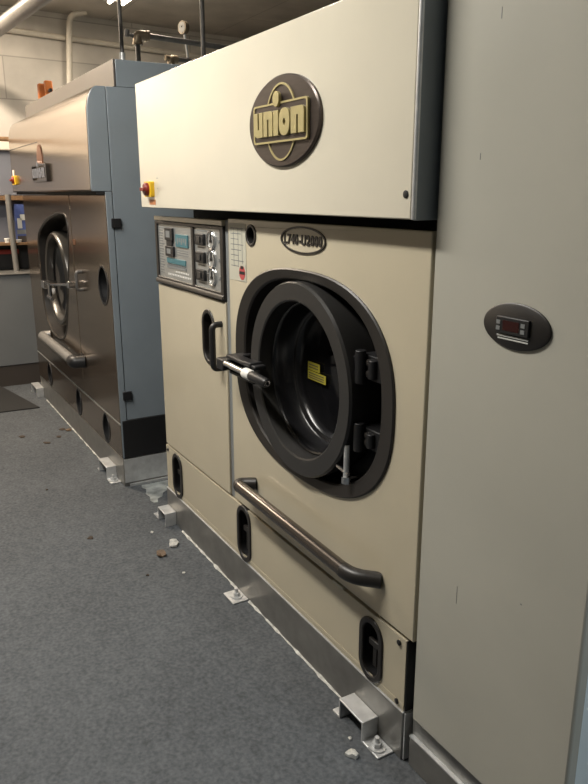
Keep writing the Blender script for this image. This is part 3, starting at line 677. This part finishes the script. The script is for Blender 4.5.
obj('shelf_board', B(-6.414, -6.26, cy0 + 0.05, 1.42, 1.106, 1.126), M['brown'], sh, 0.002)
obj('shelf_board', B(-6.414, -6.30, cy0 + 0.05, 1.42, 1.455, 1.49), M['brown'], sh, 0.002)
obj('lower_rail', B(-6.404, -6.385, cy0 + 0.05, 1.05, 1.03, 1.065), M['red'], sh)
obj('side', B(-6.415, -6.27, 1.42, 1.44, 0.904, 1.49), M['brown'], sh)
for (y, r, h, lab) in ((0.955, 0.022, 0.035, 'small white pot on the wooden shelf beside the upright pipe'), (1.045, 0.022, 0.022, 'small white pot on the wooden shelf in front of the blue carton')):
    v = thing('pot', lab, 'pot', (-6.29, y, 1.126), 'white pots on the wooden shelf')
    obj('bowl', loft(bmesh.new(), [[(-6.29 + q * math.cos(PI * i / 8), y + q * math.sin(PI * i / 8), z) for i in range(16)] for q, z in ((r * 0.8, 1.1265), (r, 1.1265 + h * 0.8))], True, True, True), M['white'], v)
    obj('lid', loft(bmesh.new(), [[(-6.29 + q * math.cos(PI * i / 8), y + q * math.sin(PI * i / 8), z) for i in range(16)] for q, z in ((r * 1.08, 1.1265 + h * 0.8), (r * 1.0, 1.1265 + h))], True, True, True), M['white'], v)
v = thing('carton', 'blue printed carton standing on the wooden shelf', 'box', (-6.35, 1.09, 1.126))
obj('box', B(-6.385, -6.315, 1.04, 1.14, 1.127, 1.425), M['poster_blue'], v, 0.002)
bm = B(-6.315, -6.3135, 1.05, 1.085, 1.235, 1.315); box(bm, -6.315, -6.3135, 1.075, 1.12, 1.300, 1.345)
obj('printed_figure', bm, M['lightprint'], v)
bm = B(-6.315, -6.3135, 1.042, 1.13, 1.190, 1.225); obj('printed_band', bm, M['counter'], v)
bm = B(-6.315, -6.3135, 1.042, 1.138, 1.130, 1.175); obj('lower_band', bm, M['plinth'], v)
o = obj('upright_pipe', T([(-6.235, 0.985, 1.50), (-6.235, 0.985, 1.3), (-6.235, 0.995, 0.903)], 0.022, 14), M['pipe_grey'], loc=(-6.235, 0.99, 0.903)); tag(o, 'pale upright pipe standing on the grey counter', 'pipe')
v = thing('wall_board', 'blue grey board on the far wall above the shelves', 'board', (-6.45, 0.6, 1.49))
obj('board', B(-6.445, -6.43, 0.12, 1.42, 1.495, 1.84), M['bluepaint'], v)
obj('ledge', B(-6.445, -6.40, 0.12, 1.42, 1.842, 1.905), M['pipe_white'], v, 0.004)
obj('rail', T([(-6.42, 0.12, 1.925), (-6.42, 1.42, 1.925)], 0.018, 10), M['brown'], v)

# ------------------------------------------------------------------ things on the floor
bm = bmesh.new()
mp = [(-5.309, 0.911), (-6.05, 0.770), (-6.05, 0.10), (-5.36, 0.0)]
loft(bm, [[(x, y, z) for x, y in mp] for z in (0.0005, 0.008)], True, True, True)
o = obj('floor_mat', bm, M['mat'], None, 0.002, loc=(-5.6, 0.45, 0)); tag(o, 'thin black floor mat in front of the grey counter', 'mat')
def flake(name, x, y, r, m, lab, cat, h=0.004, n=9, group=None, curl=0.0):
    bm = bmesh.new(); top = []; bot = []
    for i in range(n):
        a = 2 * PI * i / n; q = r * random.uniform(0.65, 1.15)
        px, py = x + q * math.cos(a), y + q * 0.8 * math.sin(a); lift = curl * random.random()
        bot.append(bm.verts.new((px, py, 0.0005 + lift))); top.append(bm.verts.new((px * 0.97 + x * 0.03, py * 0.97 + y * 0.03, 0.0005 + h * random.uniform(0.5, 1) + lift)))
    ct_, cb_ = bm.verts.new((x, y, 0.0005 + h * 1.3)), bm.verts.new((x, y, 0.0005))
    for i in range(n):
        j = (i + 1) % n
        bm.faces.new((top[i], top[j], ct_)); bm.faces.new((bot[j], bot[i], cb_)); bm.faces.new((bot[i], bot[j], top[j], top[i]))
    o = obj(name, bm, m, None, smooth=False, loc=(x, y, 0)); tag(o, lab, cat, group); return o
flake('paper_scrap', -2.800, 0.990, 0.036, M['paper'], 'crumpled whitish scrap on floor beside the cream machine foot bracket', 'scrap', 0.010, 11, None, 0.012)
flake('dry_leaf', -2.735, 0.905, 0.030, M['leaf'], 'small curled brown leaf on the floor', 'leaf', 0.008, 9, None, 0.014)
flake('paint_chip', -2.966, 0.945, 0.010, M['paper'], 'tiny white chip on floor in front of the left foot bracket', 'chip')
flake('paint_chip', -2.545, 0.935, 0.009, M['paper'], 'tiny white chip on floor nearest viewer side of the brown leaf', 'chip')
flake('plaster_crumb', -1.372, 0.968, 0.022, M['sealant'], 'pale crumbly plaster lump on floor beside the bolted bracket', 'crumb', 0.012, 10, None, 0.004)
flake('plaster_crumb', -1.425, 1.000, 0.007, M['sealant'], 'tiny pale plaster speck under the bolted bracket edge', 'crumb', 0.004, 8)
for x, y, r, lab in ((-4.49, 0.792, 0.026, 'black dirt flake on the floor, biggest of those out from the stainless machine base'),
                     (-4.69, 0.678, 0.024, 'brown dirt flake on the floor, nearest the black floor mat'),
                     (-4.72, 0.935, 0.024, 'brown dirt flake touching the tan torn scrap by the stainless machine'),
                     (-4.575, 0.885, 0.022, 'brown dirt flake on the floor just in front of the tan torn scrap'),
                     (-3.05, 0.685, 0.018, 'dark dirt flake on open floor left of the cream machine bracket'),
                     (-3.72, 0.633, 0.010, 'dark speck of dirt on open floor in front of the stainless machine'),
                     (-2.60, 0.80, 0.009, 'dark speck of dirt on floor below the brown leaf')):
    flake('dirt_flake', x, y, r, M['dirt'], lab, 'dirt', 0.005)
flake('paper_scrap', -4.68, 0.970, 0.030, M['leaf'], 'tan torn scrap on floor against the stainless machine base', 'scrap', 0.008, 10, None, 0.006)
# irregular bead of sealant along the main base and a pale smear by the far machine's corner
def bead(x0, x1, y, name, lab, w=0.009, par=0.0):
    bm = bmesh.new(); n = int((x1 - x0) / 0.02); loops = []
    for i in range(n + 1):
        x = x0 + (x1 - x0) * i / n; ww = w * (0.55 + 0.35 * math.sin(x * 23) * math.sin(x * 61 + 1) + random.uniform(-0.15, 0.2))
        loops.append([(x, y, 0.0004), (x, y - ww, 0.0004), (x, y - ww * 0.6, ww * 0.5), (x, y, ww * 0.8)])
    loft(bm, loops, True, True, True)
    o = obj(name, bm, M['sealant'], loc=((x0 + x1) / 2, y, 0)); tag(o, lab, 'sealant'); return o
bead(-2.905, -2.325, 1.0735, 'sealant_bead', 'white sealant line along cream machine base between left bracket and middle bolt plate', 0.011)
bead(-2.215, -1.56, 1.0735, 'sealant_bead', 'white sealant line along cream machine base from middle bolt plate to right bracket', 0.010)
bead(-5.50, -3.93, 1.0015, 'sealant_bead', 'pale sealant line along the stainless machine base', 0.008)
bm = bmesh.new()
pts = [(-3.53, 1.40), (-3.53, 1.085), (-3.50, 1.075), (-3.47, 1.088), (-3.44, 1.080), (-3.41, 1.066), (-3.36, 1.072), (-3.31, 1.058), (-3.28, 1.066), (-3.275, 1.085), (-3.32, 1.10), (-3.335, 1.13), (-3.38, 1.15), (-3.40, 1.18), (-3.39, 1.25), (-3.42, 1.40)]
loft(bm, [[(x, y, z) for x, y in pts] for z in (0.0004, 0.0018)], True, True, True)
o = obj('plaster_smear', bm, M['plaster'], loc=(-3.3, 1.15, 0)); tag(o, 'pale plaster patch on floor between the two machines', 'plaster')

# ------------------------------------------------------------------ lamps
def ceiling_lamp(x0, x1, y, lab, strength, col, w=0.2, vert=False):
    L = thing('ceiling_light', lab, 'light', ((x0 + x1) / 2, y, ZC), 'fluorescent ceiling lights')
    obj('housing', B(x0, x1, y - w / 2, y + w / 2, ZC - 0.045, ZC), M['housing'], L, 0.006)
    for dy in (-w / 4, w / 4):
        obj('tube', T([(x0 + 0.04, y + dy, ZC - 0.062), (x1 - 0.04, y + dy, ZC - 0.062)], 0.014, 12), M['tube'], L)
    li = bpy.data.lights.new('fluorescent', 'AREA'); li.shape = 'RECTANGLE'; li.size = x1 - x0; li.size_y = w
    li.energy = strength; li.color = col
    lo = bpy.data.objects.new('fluorescent', li); C.objects.link(lo); lo.location = ((x0 + x1) / 2, y, ZC - 0.085)
    return L
ceiling_lamp(-5.80, -4.60, 1.80, 'lit fluorescent ceiling light above the stainless machine', 14, (1.0, 0.86, 0.68))
ceiling_lamp(-6.20, -5.00, 0.15, 'lit fluorescent ceiling light over the aisle by the counter', 98, (1.0, 0.84, 0.66))
ceiling_lamp(-3.30, -1.55, -0.12, 'lit fluorescent ceiling light over the aisle facing the cream machine', 80, (1.0, 0.965, 0.90))
ceiling_lamp(0.50, 1.70, 1.35, 'added cool light standing in for daylight near the tall cabinet', 42, (0.80, 0.92, 1.0))  # unseen fixture, added in place of cool daylight from the right

# ------------------------------------------------------------------ world, camera, view
w = bpy.data.worlds.new('World'); bpy.context.scene.world = w; w.use_nodes = True
w.node_tree.nodes['Background'].inputs[0].default_value = (0.9, 0.95, 1.0, 1)
w.node_tree.nodes['Background'].inputs[1].default_value = 0.012
yaw, pit, rol = math.radians(29.8218), math.radians(15.2867), math.radians(-0.1073)
fwd = Vector((-math.cos(yaw) * math.cos(pit), math.sin(yaw) * math.cos(pit), -math.sin(pit)))
r = fwd.cross(Vector((0, 0, 1))).normalized(); u = r.cross(fwd)
r2 = math.cos(rol) * r + math.sin(rol) * u; u2 = -math.sin(rol) * r + math.cos(rol) * u
cam = bpy.data.cameras.new('Camera'); co = bpy.data.objects.new('Camera', cam); C.objects.link(co)
cam.sensor_fit = 'VERTICAL'; cam.sensor_height = 24; cam.lens = 724.62 / 784 * 24; cam.clip_start = 0.02
mw = Matrix.Identity(4)
for i in range(3): mw[i][0], mw[i][1], mw[i][2] = r2[i], u2[i], -fwd[i]
mw[2][3] = 1.5
co.matrix_world = mw
sc = bpy.context.scene; sc.camera = co
sc.view_settings.view_transform = 'Standard'; sc.view_settings.look = 'None'
sc.view_settings.gamma = 1; sc.view_settings.use_curve_mapping = False
sc.view_settings.exposure = 0.0
